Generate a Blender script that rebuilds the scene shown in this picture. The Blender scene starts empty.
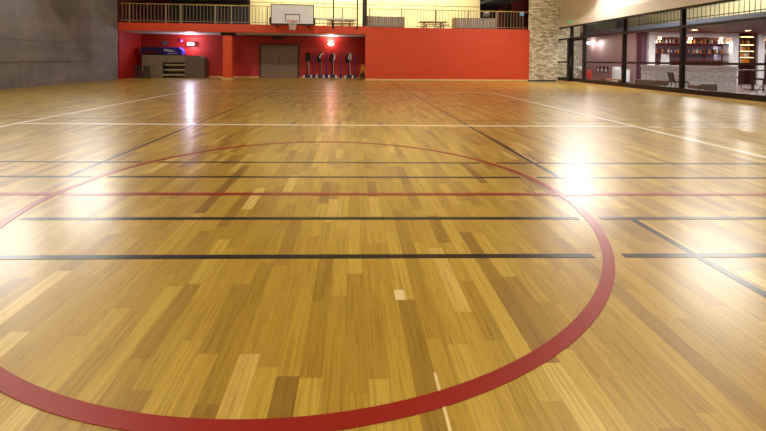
import bpy, bmesh, math, random
from mathutils import Matrix, Vector
random.seed(7)
SC = bpy.context.scene
C = SC.collection
PI = math.pi

# ------------------------------------------------------------------ camera
def cam_basis(yaw, pitch, roll):
    cy, sy, cp, sp, cr, sr = math.cos(yaw), math.sin(yaw), math.cos(pitch), math.sin(pitch), math.cos(roll), math.sin(roll)
    f = Vector((sy*cp, cy*cp, -sp)); r = Vector((cy, -sy, 0)); d = f.cross(r)
    return r*cr + d*sr, -r*sr + d*cr, f
FPX, CX, CY = 396.13, 361.95, 66.88
r_, d_, f_ = cam_basis(0.025276, 0.017955, -0.009498)
cd = bpy.data.cameras.new('camera'); cam = bpy.data.objects.new('camera', cd); C.objects.link(cam)
m = Matrix((( r_.x, -d_.x, -f_.x, 0.27281), (r_.y, -d_.y, -f_.y, -2.78204), (r_.z, -d_.z, -f_.z, 0.95024), (0, 0, 0, 1)))
cam.matrix_world = m
cd.sensor_width = 36; cd.sensor_fit = 'HORIZONTAL'; cd.lens = FPX/766*36
cd.shift_x = (383 - CX)/766; cd.shift_y = (CY - 215.5)/766
cd.clip_start = 0.05; cd.clip_end = 200
SC.camera = cam

# ------------------------------------------------------------------ view and world
SC.view_settings.view_transform = 'Standard'; SC.view_settings.look = 'None'
SC.view_settings.gamma = 1; SC.view_settings.exposure = 0.0
SC.view_settings.use_curve_mapping = False
W = bpy.data.worlds.new('world'); SC.world = W; W.use_nodes = True
W.node_tree.nodes['Background'].inputs[0].default_value = (0.9, 0.85, 0.75, 1)
W.node_tree.nodes['Background'].inputs[1].default_value = 0.02

# frames: the far wall and the side walls are a few degrees off square
A0, B0 = 15.5013, 0.06
aF = math.atan(B0)
F = Matrix.Translation((0, A0, 0)) @ Matrix.Rotation(aF, 4, 'Z')               # x along wall, y = behind wall
RX0, RY0, RB = 9.9, 6.0, 0.04
nR = math.hypot(1, RB)
RR = Matrix(((RB/nR, -1/nR, 0, RX0), (1/nR, RB/nR, 0, RY0), (0, 0, 1, 0), (0, 0, 0, 1)))   # x along wall away from camera, y = into gym
LX0, LY0, LB = -9.70, 8.7, -0.053
nL = math.hypot(1, LB)
LL = Matrix(((LB/nL, -1/nL, 0, LX0), (1/nL, LB/nL, 0, LY0), (0, 0, 1, 0), (0, 0, 0, 1)))   # x along wall away from camera, y = outward (left)

def area(name, loc, size, power, color, rot=None, target=None, size_y=None, frame=None, spread=None):
    l = bpy.data.lights.new(name, 'AREA'); l.energy = power; l.color = color
    l.shape = 'RECTANGLE' if size_y else 'DISK'; l.size = size
    if size_y: l.size_y = size_y
    if spread: l.spread = spread
    o = bpy.data.objects.new(name, l); C.objects.link(o)
    p = Vector(loc)
    if frame is not None: p = frame @ p
    if target is not None:
        t = Vector(target)
        if frame is not None: t = frame @ t
        q = (t - p).to_track_quat('-Z', 'Y')
        o.rotation_mode = 'QUATERNION'; o.rotation_quaternion = q
    o.location = p
    return o

WARM = (1.0, 0.94, 0.78); NEUT = (1.0, 0.97, 0.93); COOL = (0.78, 0.76, 1.0)
# lamp positions (their fixtures are built further down)
CEIL = 6.5
FILL_PANELS = [(x, y) for y in (-12.5, -8.5, -4.5, -0.5, 2.6) for x in (-4.6, 4.6)]  # unseen ceiling fill, added where its reflection stays out of view
for x, y in FILL_PANELS:
    area('ceiling_fill_light', (x, y, CEIL-0.14), 1.5, 112, WARM, size_y=0.5)
FLOODS = [('L', 1.9, 4.0), ('L', -1.6, 4.0), ('R', 7.0, 4.2), ('R', 0.3, 4.0)]
def flood_pos(side, t, z):
    return (LL @ Vector((t, -1.3, z))) if side == 'L' else (RR @ Vector((t, 0.95, z)))
def flood_quat(p):
    return (Vector((0.1*p.x, p.y-9.0, -1.5)) - Vector(p)).to_track_quat('-Z', 'Y')
for s, t, z in FLOODS:
    p = flood_pos(s, t, z)
    fq = flood_quat(p)
    o = area('flood_light', p + fq @ Vector((0, 0, -0.04)), 1.3, 66, NEUT, size_y=1.3)
    o.rotation_mode = 'QUATERNION'; o.rotation_quaternion = fq
WASH = [(-6.5, 9.6), (0.0, 9.8), (6.5, 10.0)]  # unseen washers added to brighten the red far wall
for x, y in WASH:
    area('added_wash_light', (x, y, 6.1), 0.5, 75, WARM, target=(x*1.05, 15.7, 1.9), spread=2.2)

# ------------------------------------------------------------------ materials
def lin(c):
    return tuple(((v/255)/12.92 if v/255 <= 0.04045 else ((v/255+0.055)/1.055)**2.4) for v in c) + (1,)
def mat(name, rgb, rough=0.6, metal=0.0, noise=0.08, nscale=6.0, spec=0.5, emit=None, estr=0.0, bump=0.0, bscale=60):
    m = bpy.data.materials.new(name); m.use_nodes = True
    nt = m.node_tree; b = nt.nodes['Principled BSDF']
    c = lin(rgb)
    b.inputs['Roughness'].default_value = rough; b.inputs['Metallic'].default_value = metal
    b.inputs['Specular IOR Level'].default_value = spec
    tc = nt.nodes.new('ShaderNodeTexCoord')
    if noise > 0:
        n = nt.nodes.new('ShaderNodeTexNoise'); n.inputs['Scale'].default_value = nscale; n.inputs['Detail'].default_value = 5
        nt.links.new(tc.outputs['Object'], n.inputs['Vector'])
        r = nt.nodes.new('ShaderNodeValToRGB')
        r.color_ramp.elements[0].position = 0.3; r.color_ramp.elements[1].position = 0.7
        r.color_ramp.elements[0].color = tuple(v*(1-noise) for v in c[:3]) + (1,)
        r.color_ramp.elements[1].color = tuple(min(1, v*(1+noise)) for v in c[:3]) + (1,)
        nt.links.new(n.outputs['Fac'], r.inputs['Fac']); nt.links.new(r.outputs['Color'], b.inputs['Base Color'])
    else:
        b.inputs['Base Color'].default_value = c
    if bump > 0:
        n2 = nt.nodes.new('ShaderNodeTexNoise'); n2.inputs['Scale'].default_value = bscale
        nt.links.new(tc.outputs['Object'], n2.inputs['Vector'])
        bp = nt.nodes.new('ShaderNodeBump'); bp.inputs['Strength'].default_value = bump; bp.inputs['Distance'].default_value = 0.01
        nt.links.new(n2.outputs['Fac'], bp.inputs['Height']); nt.links.new(bp.outputs['Normal'], b.inputs['Normal'])
    if emit:
        b.inputs['Emission Color'].default_value = lin(emit); b.inputs['Emission Strength'].default_value = estr
    return m

class NT:
    """small helper to wire math nodes"""
    def __init__(s, nt): s.nt = nt
    def _in(s, node, i, v):
        if isinstance(v, (int, float)): node.inputs[i].default_value = v
        else: s.nt.links.new(v, node.inputs[i])
    def m(s, op, a, b=0.0, c=None):
        n = s.nt.nodes.new('ShaderNodeMath'); n.operation = op
        s._in(n, 0, a); s._in(n, 1, b)
        if c is not None: s._in(n, 2, c)
        return n.outputs[0]
    def xyz(s, x, y, z=0.0):
        n = s.nt.nodes.new('ShaderNodeCombineXYZ'); s._in(n, 0, x); s._in(n, 1, y); s._in(n, 2, z); return n.outputs[0]
    def sep(s, v):
        n = s.nt.nodes.new('ShaderNodeSeparateXYZ'); s.nt.links.new(v, n.inputs[0]); return n.outputs
    def white(s, v):
        n = s.nt.nodes.new('ShaderNodeTexWhiteNoise'); n.noise_dimensions = '3D'; s.nt.links.new(v, n.inputs['Vector']); return n.outputs['Value']
    def noise(s, v, scale, detail=3, rough=0.5):
        n = s.nt.nodes.new('ShaderNodeTexNoise'); s.nt.links.new(v, n.inputs['Vector'])
        n.inputs['Scale'].default_value = scale; n.inputs['Detail'].default_value = detail; n.inputs['Roughness'].default_value = rough
        return n.outputs['Fac']
    def ramp(s, f, stops):
        n = s.nt.nodes.new('ShaderNodeValToRGB'); s._in(n, 0, f); cr = n.color_ramp
        cr.elements[0].position, cr.elements[0].color = stops[0][0], stops[0][1]
        cr.elements[1].position, cr.elements[1].color = stops[-1][0], stops[-1][1]
        for p, c in stops[1:-1]:
            e = cr.elements.new(p); e.color = c
        return n.outputs['Color']
    def mix(s, f, a, b, mode='MIX'):
        n = s.nt.nodes.new('ShaderNodeMix'); n.data_type = 'RGBA'; n.blend_type = mode
        s._in(n, 0, f)
        for i, v in ((6, a), (7, b)):
            if isinstance(v, tuple): n.inputs[i].default_value = v
            else: s.nt.links.new(v, n.inputs[i])
        return n.outputs[2]

def wood_floor():
    m = bpy.data.materials.new('parquet'); m.use_nodes = True; nt = m.node_tree; b = nt.nodes['Principled BSDF']; k = NT(nt)
    tc = nt.nodes.new('ShaderNodeTexCoord'); x, y, z = k.sep(tc.outputs['Object'])
    SW = 0.068
    xs = k.m('DIVIDE', k.m('ADD', x, 0.012), SW); row = k.m('FLOOR', xs); fx = k.m('SUBTRACT', xs, row)
    r1 = k.white(k.xyz(row, 3.7, 1.1)); r2 = k.white(k.xyz(row, 9.2, 5.3))
    L = k.m('MULTIPLY_ADD', r2, 0.30, 0.34)
    ys = k.m('ADD', k.m('DIVIDE', y, L), k.m('MULTIPLY', r1, 13.0)); idx = k.m('FLOOR', ys); fy = k.m('SUBTRACT', ys, idx)
    rid = k.white(k.xyz(row, idx, 2.0)); rid2 = k.white(k.xyz(idx, row, 7.0))
    base = k.ramp(rid, [(0.0, lin((140, 102, 36))), (0.04, lin((164, 126, 42))), (0.26, lin((181, 144, 49))), (0.74, lin((193, 157, 58))), (0.95, lin((203, 168, 70))), (1.0, lin((222, 190, 104)))])
    # grain
    gv = k.xyz(k.m('ADD', k.m('MULTIPLY', x, 130.0), k.m('MULTIPLY', rid, 40.0)), k.m('MULTIPLY', y, 3.2), k.m('MULTIPLY', rid2, 30.0))
    g = k.noise(gv, 1.0, 5, 0.6)
    gc = k.ramp(g, [(0.28, (0.66, 0.58, 0.46, 1)), (0.5, (0.97, 0.97, 0.96, 1)), (0.75, (1.10, 1.10, 1.10, 1))])
    base = k.mix(1.0, base, gc, 'MULTIPLY')
    pore = k.noise(k.xyz(k.m('MULTIPLY', x, 520.0), k.m('MULTIPLY', y, 16.0), k.m('MULTIPLY', rid, 60.0)), 1.0, 3, 0.6)
    base = k.mix(1.0, base, k.ramp(pore, [(0.30, (0.78, 0.72, 0.62, 1)), (0.46, (1, 1, 1, 1)), (0.8, (1.05, 1.05, 1.05, 1))]), 'MULTIPLY')
    # cathedral figure on some strips
    wv = nt.nodes.new('ShaderNodeTexWave'); wv.wave_type = 'RINGS'
    wv.inputs['Scale'].default_value = 1.0; wv.inputs['Distortion'].default_value = 2.2; wv.inputs['Detail'].default_value = 2; wv.inputs['Detail Scale'].default_value = 1.0
    cx = k.m('MULTIPLY', k.m('SUBTRACT', fx, 0.5), 1.1)
    cyv = k.m('MULTIPLY', k.m('SUBTRACT', fy, k.m('MULTIPLY', rid2, 1.0)), 0.55)
    nt.links.new(k.xyz(cx, cyv, k.m('MULTIPLY', rid, 9.0)), wv.inputs['Vector'])
    wc = k.ramp(wv.outputs['Fac'], [(0.0, (0.76, 0.67, 0.52, 1)), (0.35, (1, 1, 1, 1)), (1.0, (1.03, 1.03, 1.03, 1))])
    sel = k.m('MULTIPLY', k.m('GREATER_THAN', rid2, 0.62), 0.5)
    base = k.mix(sel, base, k.mix(1.0, base, wc, 'MULTIPLY'))
    # seams
    ex = k.m('MINIMUM', fx, k.m('SUBTRACT', 1.0, fx)); ey = k.m('MULTIPLY', k.m('MINIMUM', fy, k.m('SUBTRACT', 1.0, fy)), k.m('DIVIDE', L, SW))
    e = k.m('MINIMUM', ex, ey); seam = k.m('LESS_THAN', e, 0.010)
    base = k.mix(k.m('MULTIPLY', seam, 0.35), base, lin((110, 70, 30)))
    # dark knots here and there
    kn = k.noise(k.xyz(k.m('MULTIPLY', x, 5.0), k.m('MULTIPLY', y, 2.0), 4.0), 1.0, 3)
    base = k.mix(k.m('MULTIPLY', k.m('GREATER_THAN', kn, 0.72), 0.0), base, lin((120, 74, 30)))
    nt.links.new(base, b.inputs['Base Color'])
    b.inputs['Roughness'].default_value = 0.36
    b.inputs['Specular IOR Level'].default_value = 0.6
    b.inputs['Coat Weight'].default_value = 0.42; b.inputs['Coat Roughness'].default_value = 0.22
    # every strip lies a hair out of level, plus soft waviness of the varnish
    tilt = k.m('MULTIPLY', k.m('SUBTRACT', fx, 0.5), k.m('SUBTRACT', rid, 0.5))
    h = k.m('ADD', k.m('MULTIPLY', tilt, 0.5), k.m('MULTIPLY', k.noise(k.xyz(k.m('MULTIPLY', x, 9.0), k.m('MULTIPLY', y, 3.0), 0.0), 1.0, 2), 1.0))
    bp = nt.nodes.new('ShaderNodeBump'); bp.inputs['Strength'].default_value = 0.35; bp.inputs['Distance'].default_value = 0.0012
    nt.links.new(h, bp.inputs['Height']); nt.links.new(bp.outputs['Normal'], b.inputs['Normal'])
    return m

def paint_line(name, rgb):
    m = mat(name, rgb, rough=0.36, noise=0.05, nscale=3)
    b = m.node_tree.nodes['Principled BSDF']; b.inputs['Coat Weight'].default_value = 0.42; b.inputs['Coat Roughness'].default_value = 0.22
    return m

def concrete():
    m = bpy.data.materials.new('board_marked_concrete'); m.use_nodes = True; nt = m.node_tree; b = nt.nodes['Principled BSDF']; k = NT(nt)
    tc = nt.nodes.new('ShaderNodeTexCoord'); x, y, z = k.sep(tc.outputs['Object'])
    big = k.noise(k.xyz(k.m('MULTIPLY', x, 0.5), y, z), 1.3, 6, 0.65)
    col = k.ramp(big, [(0.25, lin((108, 103, 103))), (0.55, lin((134, 128, 126))), (0.8, lin((158, 150, 146)))])
    brd = k.m('FLOOR', k.m('MULTIPLY', x, 9.0)); rb = k.white(k.xyz(brd, 1.0, 2.0))
    col = k.mix(0.3, col, k.mix(1.0, col, k.ramp(rb, [(0, (0.86, 0.86, 0.86, 1)), (1, (1.1, 1.1, 1.1, 1))]), 'MULTIPLY'))
    fine = k.noise(k.xyz(k.m('MULTIPLY', x, 14.0), y, k.m('MULTIPLY', z, 5.0)), 1.0, 5, 0.7)
    col = k.mix(0.7, col, k.mix(1.0, col, k.ramp(fine, [(0.3, (0.75, 0.75, 0.75, 1)), (0.7, (1.15, 1.15, 1.15, 1))]), 'MULTIPLY'))
    nt.links.new(col, b.inputs['Base Color']); b.inputs['Roughness'].default_value = 0.75
    bp = nt.nodes.new('ShaderNodeBump'); bp.inputs['Strength'].default_value = 0.4; bp.inputs['Distance'].default_value = 0.01
    nt.links.new(fine, bp.inputs['Height']); nt.links.new(bp.outputs['Normal'], b.inputs['Normal'])
    return m

def stone(name='stacked_stone', c1=(250, 238, 208), c2=(172, 148, 108), mortar=(120, 98, 68), bw=0.21, rh=0.07):
    m = bpy.data.materials.new(name); m.use_nodes = True; nt = m.node_tree; b = nt.nodes['Principled BSDF']; k = NT(nt)
    tc = nt.nodes.new('ShaderNodeTexCoord'); uv = tc.outputs['UV']
    x, y, z = k.sep(uv)
    wob = k.noise(uv, 5.0, 2)
    v = k.xyz(k.m('ADD', x, k.m('MULTIPLY', wob, 0.08)), k.m('ADD', y, k.m('MULTIPLY', wob, 0.03)), 0.0)
    br = nt.nodes.new('ShaderNodeTexBrick'); nt.links.new(v, br.inputs['Vector'])
    br.inputs['Color1'].default_value = lin(c1); br.inputs['Color2'].default_value = lin(c2); br.inputs['Mortar'].default_value = lin(mortar)
    br.inputs['Scale'].default_value = 1.0; br.inputs['Mortar Size'].default_value = 0.006; br.inputs['Bias'].default_value = -0.1
    br.inputs['Brick Width'].default_value = bw; br.inputs['Row Height'].default_value = rh; br.offset = 0.43
    n = k.noise(uv, 14.0, 4)
    col = k.mix(1.0, br.outputs['Color'], k.ramp(n, [(0.3, (0.7, 0.7, 0.7, 1)), (0.7, (1.2, 1.2, 1.2, 1))]), 'MULTIPLY')
    nt.links.new(col, b.inputs['Base Color']); b.inputs['Roughness'].default_value = 0.8
    h = k.m('ADD', k.m('MULTIPLY', br.outputs['Fac'], -1.0), k.m('MULTIPLY', n, 0.7))
    bp = nt.nodes.new('ShaderNodeBump'); bp.inputs['Strength'].default_value = 0.8; bp.inputs['Distance'].default_value = 0.03
    nt.links.new(h, bp.inputs['Height']); nt.links.new(bp.outputs['Normal'], b.inputs['Normal'])
    return m

def glass():
    m = bpy.data.materials.new('window_glass'); m.use_nodes = True; nt = m.node_tree
    nt.nodes.remove(nt.nodes['Principled BSDF']); out = nt.nodes['Material Output']
    t = nt.nodes.new('ShaderNodeBsdfTransparent'); t.inputs[0].default_value = (0.9, 0.93, 0.92, 1)
    g = nt.nodes.new('ShaderNodeBsdfGlossy'); g.inputs['Roughness'].default_value = 0.01
    fr = nt.nodes.new('ShaderNodeFresnel'); fr.inputs[0].default_value = 1.45
    mx = nt.nodes.new('ShaderNodeMixShader')
    ge = nt.nodes.new('ShaderNodeNewGeometry'); k = NT(nt)
    nt.links.new(k.m('MULTIPLY', fr.outputs[0], k.m('SUBTRACT', 1.0, ge.outputs['Backfacing'])), mx.inputs[0]); nt.links.new(t.outputs[0], mx.inputs[1]); nt.links.new(g.outputs[0], mx.inputs[2])
    nt.links.new(mx.outputs[0], out.inputs[0])
    return m

M = dict(
    floor=wood_floor(), conc=concrete(), stone=stone(), glass=glass(),
    whitestone=stone('white_split_stone', (250, 248, 252), (232, 228, 236), (196, 190, 206), 0.85, 0.17),
    l_white=paint_line('white_line_paint', (245, 241, 226)), l_red=paint_line('red_line_paint', (150, 26, 16)), l_black=paint_line('black_line_paint', (24, 20, 24)),
    orange=mat('orange_red_paint', (210, 68, 30), 0.55, noise=0.04, nscale=2), red=mat('shaded_orange_red_paint', (172, 30, 18), 0.5, noise=0.05, nscale=2),  # recess red is the orange-red paint with its shade put in
    darkred=mat('dark_red_paint', (92, 16, 15), 0.6), column=mat('column_paint', (220, 76, 28), 0.5, noise=0.04),
    black=mat('black_metal', (26, 24, 24), 0.45, noise=0.1), frame=mat('dark_frame_metal', (20, 15, 15), 0.4, noise=0.1),
    char=mat('charcoal_paint', (40, 37, 40), 0.7), white=mat('white_paint', (232, 230, 232), 0.5, noise=0.03),
    soffit=mat('soffit_paint', (206, 202, 204), 0.6, noise=0.03), cream=mat('cream_wall_paint', (226, 216, 196), 0.65, noise=0.03, nscale=2),
    panel=mat('pale_yellow_panel', (246, 230, 172), 0.6, noise=0.03, nscale=1.2), brass=mat('brass_rail', (196, 160, 70), 0.35, 0.5, noise=0.05),
    baluster=mat('pale_baluster_paint', (150, 132, 104), 0.45, noise=0.03), skirt=mat('pale_wood_skirting', (222, 192, 126), 0.4, noise=0.08, nscale=12),
    ceil=mat('ceiling_paint', (150, 138, 118), 0.8), doorw=mat('grey_brown_door', (128, 104, 86), 0.5, noise=0.1, nscale=7),
    greymat=mat('taupe_vinyl', (124, 108, 84), 0.5, noise=0.08), greymat2=mat('dark_taupe_vinyl', (98, 84, 70), 0.5, noise=0.08), plank=mat('pale_bench_board', (160, 144, 106), 0.5, noise=0.08),
    blue=mat('royal_blue_vinyl', (34, 40, 150), 0.4, noise=0.05), navy=mat('navy_blue_vinyl', (34, 26, 96), 0.45, noise=0.05), bluepole=mat('blue_violet_paint', (60, 36, 140), 0.35, noise=0.03),
    netfab=mat('black_netting', (22, 22, 26), 0.9, noise=0.2, nscale=40, bump=0.5), whitetape=mat('white_tape', (225, 222, 222), 0.6),
    wheel=mat('pale_grey_rubber', (225, 225, 240), 0.5), navybase=mat('dark_blue_metal', (24, 22, 70), 0.4), rim=mat('orange_rim', (214, 90, 50), 0.4),
    yellow=mat('yellow_plastic', (214, 150, 30), 0.45), green=mat('exit_sign_green', (60, 190, 130), 0.4, noise=0, emit=(60, 200, 130), estr=0.6),
    boxgrey=mat('light_grey_panel', (205, 198, 194), 0.55, noise=0.04), tan=mat('tan_board', (150, 112, 66), 0.55),
    lobbyfloor=mat('grey_lobby_tile', (138, 122, 122), 0.3, noise=0.08), lobbywall=mat('pinkish_grey_wall', (178, 150, 150), 0.6, noise=0.05), maroon=mat('maroon_panel', (92, 34, 38), 0.55, noise=0.1),
    plum=mat('plum_panel', (78, 44, 70), 0.5), mezz=mat('olive_beige_wall', (222, 206, 160), 0.7, noise=0.08), slate=mat('slate_blue_fascia', (84, 90, 112), 0.6),
    taupe=mat('taupe_upholstery', (136, 112, 104), 0.8, noise=0.06), darkchair=mat('dark_brown_leather', (48, 30, 32), 0.45), extred=mat('extinguisher_red', (206, 26, 28), 0.3, noise=0),
    chrome=mat('chrome', (210, 210, 215), 0.15, 1.0, noise=0), paper=mat('white_card', (236, 236, 240), 0.6, noise=0.02), mirror=mat('pale_mirror', (190, 196, 220), 0.08, 0.9, noise=0),
    amber=mat('amber_glass', (200, 120, 30), 0.15, noise=0.05), darkb=mat('dark_green_glass', (40, 50, 26), 0.15, noise=0.05), clearb=mat('pale_glass', (200, 200, 190), 0.1, noise=0.03),
    benchwood=mat('brown_bench_wood', (140, 92, 56), 0.5), poster=mat('poster_black', (30, 30, 36), 0.5, noise=0), bluesign=mat('glowing_blue_sign', (80, 140, 190), 0.5, noise=0, emit=(90, 150, 200), estr=0.25),
    emitlow=mat('side_lamp_diffuser', (255, 250, 240), 0.4, noise=0, emit=(255, 245, 228), estr=2.0),
    emit=mat('lamp_diffuser', (255, 250, 240), 0.4, noise=0, emit=(255, 240, 215), estr=6.0), emitc=mat('cool_lamp_diffuser', (255, 255, 255), 0.4, noise=0, emit=(235, 235, 255), estr=14.0),
    emitw=mat('warm_bulb', (255, 240, 210), 0.4, noise=0, emit=(255, 205, 140), estr=14.0), sconce=mat('sconce_glass', (255, 250, 245), 0.4, noise=0, emit=(255, 240, 235), estr=24.0),
    lamphouse=mat('white_lamp_housing', (220, 218, 214), 0.4, noise=0.02), violet=mat('violet_spot', (170, 90, 230), 0.4, noise=0, emit=(160, 80, 240), estr=1.2),
)

# ------------------------------------------------------------------ geometry helpers
class G:
    def __init__(s): s.b = bmesh.new(); s.uv = False
    def box(s, x0, x1, y0, y1, z0, z1):
        v = [s.b.verts.new((x, y, z)) for z in (z0, z1) for y in (y0, y1) for x in (x0, x1)]
        for f in ((0, 2, 3, 1), (4, 5, 7, 6), (0, 1, 5, 4), (2, 6, 7, 3), (0, 4, 6, 2), (1, 3, 7, 5)):
            s.b.faces.new([v[i] for i in f])
        return s
    def cyl(s, p0, p1, r, r2=None, n=12, caps=True):
        p0, p1 = Vector(p0), Vector(p1); r2 = r if r2 is None else r2
        d = (p1-p0).normalized(); a = d.orthogonal().normalized(); c = d.cross(a)
        r0 = [s.b.verts.new(p0 + (a*math.cos(2*PI*i/n) + c*math.sin(2*PI*i/n))*r) for i in range(n)]
        r1 = [s.b.verts.new(p1 + (a*math.cos(2*PI*i/n) + c*math.sin(2*PI*i/n))*r2) for i in range(n)]
        for i in range(n): s.b.faces.new((r0[i], r0[(i+1) % n], r1[(i+1) % n], r1[i]))
        if caps: s.b.faces.new(r0[::-1]); s.b.faces.new(r1)
        return s
    def tube(s, pts, r, n=8):
        for a, b in zip(pts, pts[1:]): s.cyl(a, b, r, n=n)
        for p in pts[1:-1]: s.ball(p, r*1.0, 8, 5)
        return s
    def ball(s, c, r, nu=14, nv=8, sz=1.0):
        mtx = Matrix.Translation(c) @ Matrix.Diagonal((r, r, r*sz, 1))
        bmesh.ops.create_uvsphere(s.b, u_segments=nu, v_segments=nv, radius=1, matrix=mtx); return s
    def lathe(s, c, prof, n=16):
        c = Vector(c); rings = []
        for r, z in prof:
            rings.append([s.b.verts.new(c + Vector((max(r, 1e-4)*math.cos(2*PI*i/n), max(r, 1e-4)*math.sin(2*PI*i/n), z))) for i in range(n)])
        for a, b in zip(rings, rings[1:]):
            for i in range(n): s.b.faces.new((a[i], a[(i+1) % n], b[(i+1) % n], b[i]))
        s.b.faces.new(rings[0][::-1]); s.b.faces.new(rings[-1]); return s
    def prism(s, pts, z0, z1, axis='z'):
        def P(p, h): return (p[0], p[1], h) if axis == 'z' else ((p[0], h, p[1]) if axis == 'y' else (h, p[0], p[1]))
        a = [s.b.verts.new(P(p, z0)) for p in pts]; b = [s.b.verts.new(P(p, z1)) for p in pts]; n = len(pts)
        for i in range(n): s.b.faces.new((a[i], a[(i+1) % n], b[(i+1) % n], b[i]))
        s.b.faces.new(a[::-1]); s.b.faces.new(b); return s
    def ribbon(s, pts, w, z0, z1):
        """flat strip along a list of xy points"""
        n = len(pts); L, R = [], []
        for i, p in enumerate(pts):
            a = Vector(pts[max(0, i-1)]); b = Vector(pts[min(n-1, i+1)]); t = (b-a).normalized(); q = Vector((-t.y, t.x))*w/2
            p = Vector(p); L.append(p+q); R.append(p-q)
        rows = [[s.b.verts.new((v.x, v.y, z)) for v, z in ((l, z0), (l, z1), (r, z1), (r, z0))] for l, r in zip(L, R)]
        for a, b in zip(rows, rows[1:]):
            for j in range(4): s.b.faces.new((a[j], a[(j+1) % 4], b[(j+1) % 4], b[j]))
        s.b.faces.new(rows[0]); s.b.faces.new(rows[-1][::-1]); return s
    def build(s, name, material, parent=None, frame=None, bevel=0.0, smooth=False, loc=None, rotz=0.0):
        bmesh.ops.recalc_face_normals(s.b, faces=s.b.faces[:])
        me = bpy.data.meshes.new(name); s.b.to_mesh(me); s.b.free()
        me.materials.append(material)
        if smooth:
            for p in me.polygons: p.use_smooth = True
            me.set_sharp_from_angle(angle=math.radians(40))
        o = bpy.data.objects.new(name, me); C.objects.link(o)
        if parent: o.parent = parent
        if frame is not None: o.matrix_world = frame
        if loc is not None: o.location = loc; o.rotation_euler = (0, 0, rotz)
        if bevel:
            md = o.modifiers.new('bevel', 'BEVEL'); md.width = bevel; md.segments = 2; md.limit_method = 'ANGLE'
        return o

def tag(o, label, cat, group=None, kind=None):
    o['label'] = label; o['category'] = cat
    if group: o['group'] = group
    if kind: o['kind'] = kind
    return o
def structure(o, label=None):
    o['kind'] = 'structure'
    if label: o['label'] = label
    return o
def thing(name, label, cat, loc, rotz=0.0, frame=None, group=None):
    o = bpy.data.objects.new(name, None); C.objects.link(o); o.empty_display_size = 0.1
    if frame is not None:
        o.matrix_world = frame @ Matrix.Translation(loc) @ Matrix.Rotation(rotz, 4, 'Z')
    else:
        o.location = loc; o.rotation_euler = (0, 0, rotz)
    return tag(o, label, cat, group)
def kids(o): return [c for c in bpy.data.objects if c.parent == o]
def copy_tree(o, parent=None):
    c = o.copy(); C.objects.link(c)
    if parent: c.parent = parent
    for ch in kids(o): copy_tree(ch, c)
    return c
def place(o, loc, rotz=0.0, frame=None):
    o.matrix_world = (frame if frame is not None else Matrix.Identity(4)) @ Matrix.Translation(loc) @ Matrix.Rotation(rotz, 4, 'Z')
def FP(s, off, z=0): return F @ Vector((s, off, z))
def RP(t, off, z=0): return RR @ Vector((t, off, z))

# ------------------------------------------------------------------ floor and lines
fl = G().prism([(-8.2, -16.3), (8.95, -16.3), (10.45, 17.9), (-10.6, 17.9)], -0.1, 0.0).build('floor', M['floor'])
structure(fl, 'glossy oak strip sports floor with court lines')
def line(name, g, mt, label=None):
    o = g.build(name, mt, fl)
    if label: o['label'] = label
    return o
def arc(cx, cy, r, a0, a1, n=96):
    return [(cx + r*math.cos(math.radians(a0 + (a1-a0)*i/n)), cy + r*math.sin(math.radians(a0 + (a1-a0)*i/n))) for i in range(n+1)]
g = G()
g.ribbon([(-4.475, -9), (-4.475, 9)], 0.075, 0, 0.0016)
g.ribbon([(4.475, -9), (4.475, 9)], 0.075, 0, 0.0016)
g.ribbon([(-4.5, 8.975), (4.5, 8.975)], 0.075, 0, 0.0016)
g.ribbon([(-4.45, 2.95), (4.45, 2.95)], 0.075, 0, 0.0016)
for k in range(5):
    for sgn in (-1, 1):
        x0 = sgn*(4.66 + 0.355*k); g.ribbon([(x0, 2.93), (x0 + sgn*0.17, 2.93)], 0.045, 0, 0.0016)
line('painted_line', g, M['l_white'], 'white court boundary and attack line')
g = G(); g.ribbon(arc(0, 0, 1.775, 0, 360, 200), 0.05, 0, 0.0024)
line('painted_circle', g, M['l_red'], 'red centre circle')
g = G()
g.ribbon([(-7.5, 0), (7.5, 0)], 0.05, 0, 0.0020)
g.ribbon([(-2.45, 7.5), (-2.45, 13.3)], 0.05, 0, 0.0020); g.ribbon([(2.45, 7.5), (2.45, 13.3)], 0.05, 0, 0.0020)
g.ribbon([(-2.475, 7.5), (2.475, 7.5)], 0.04, 0, 0.0012); g.ribbon(arc(0, 7.5, 1.78, 180, 360), 0.05, 0, 0.0020)
g.ribbon(arc(0, 11.9, 6.95, 180, 360, 150), 0.03, 0, 0.0012)
line('painted_line', g, M['l_red'], 'red halfway line, key and three point arc')
g = G()
def cutline(y, w):
    q = [math.sqrt(max(0, r*r - y*y)) for r in (1.71, 1.84)]
    for a, b in ((-6.7, -q[1]), (-q[0], q[0]), (q[1], 6.7)): g.ribbon([(a, y), (b, y)], w, 0, 0.0014)
for y in (0.86, 0.4065, -0.4275, -0.8856): cutline(y, 0.038)
for sx in (-1.98, 1.98):
    g.ribbon([(sx, 0.42), (sx, 6.1)], 0.038, 0, 0.0010); g.ribbon([(sx, 6.35), (sx, 13.9)], 0.038, 0, 0.0010)
    g.ribbon([(sx, -0.43), (sx, -6.5)], 0.038, 0, 0.0010)
g.ribbon([(2.0, 3.44), (6.7, 3.44)], 0.03, 0, 0.0010); g.ribbon([(-2.0, 3.44), (-6.7, 3.44)], 0.03, 0, 0.0010)
line('painted_line', g, M['l_black'], 'dark badminton court lines')
M['sliver'] = mat('pale_sapwood', (236, 206, 150), 0.25, noise=0.05)
g = G(); g.ribbon([(0.475, -1.165), (0.475, -1.235)], 0.040, 0, 0.0008); g.ribbon([(0.533, -1.60), (0.533, -2.05)], 0.009, 0, 0.0008)
line('floor_strip', g, M['sliver'], 'pale strip of sapwood in the parquet')

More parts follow.
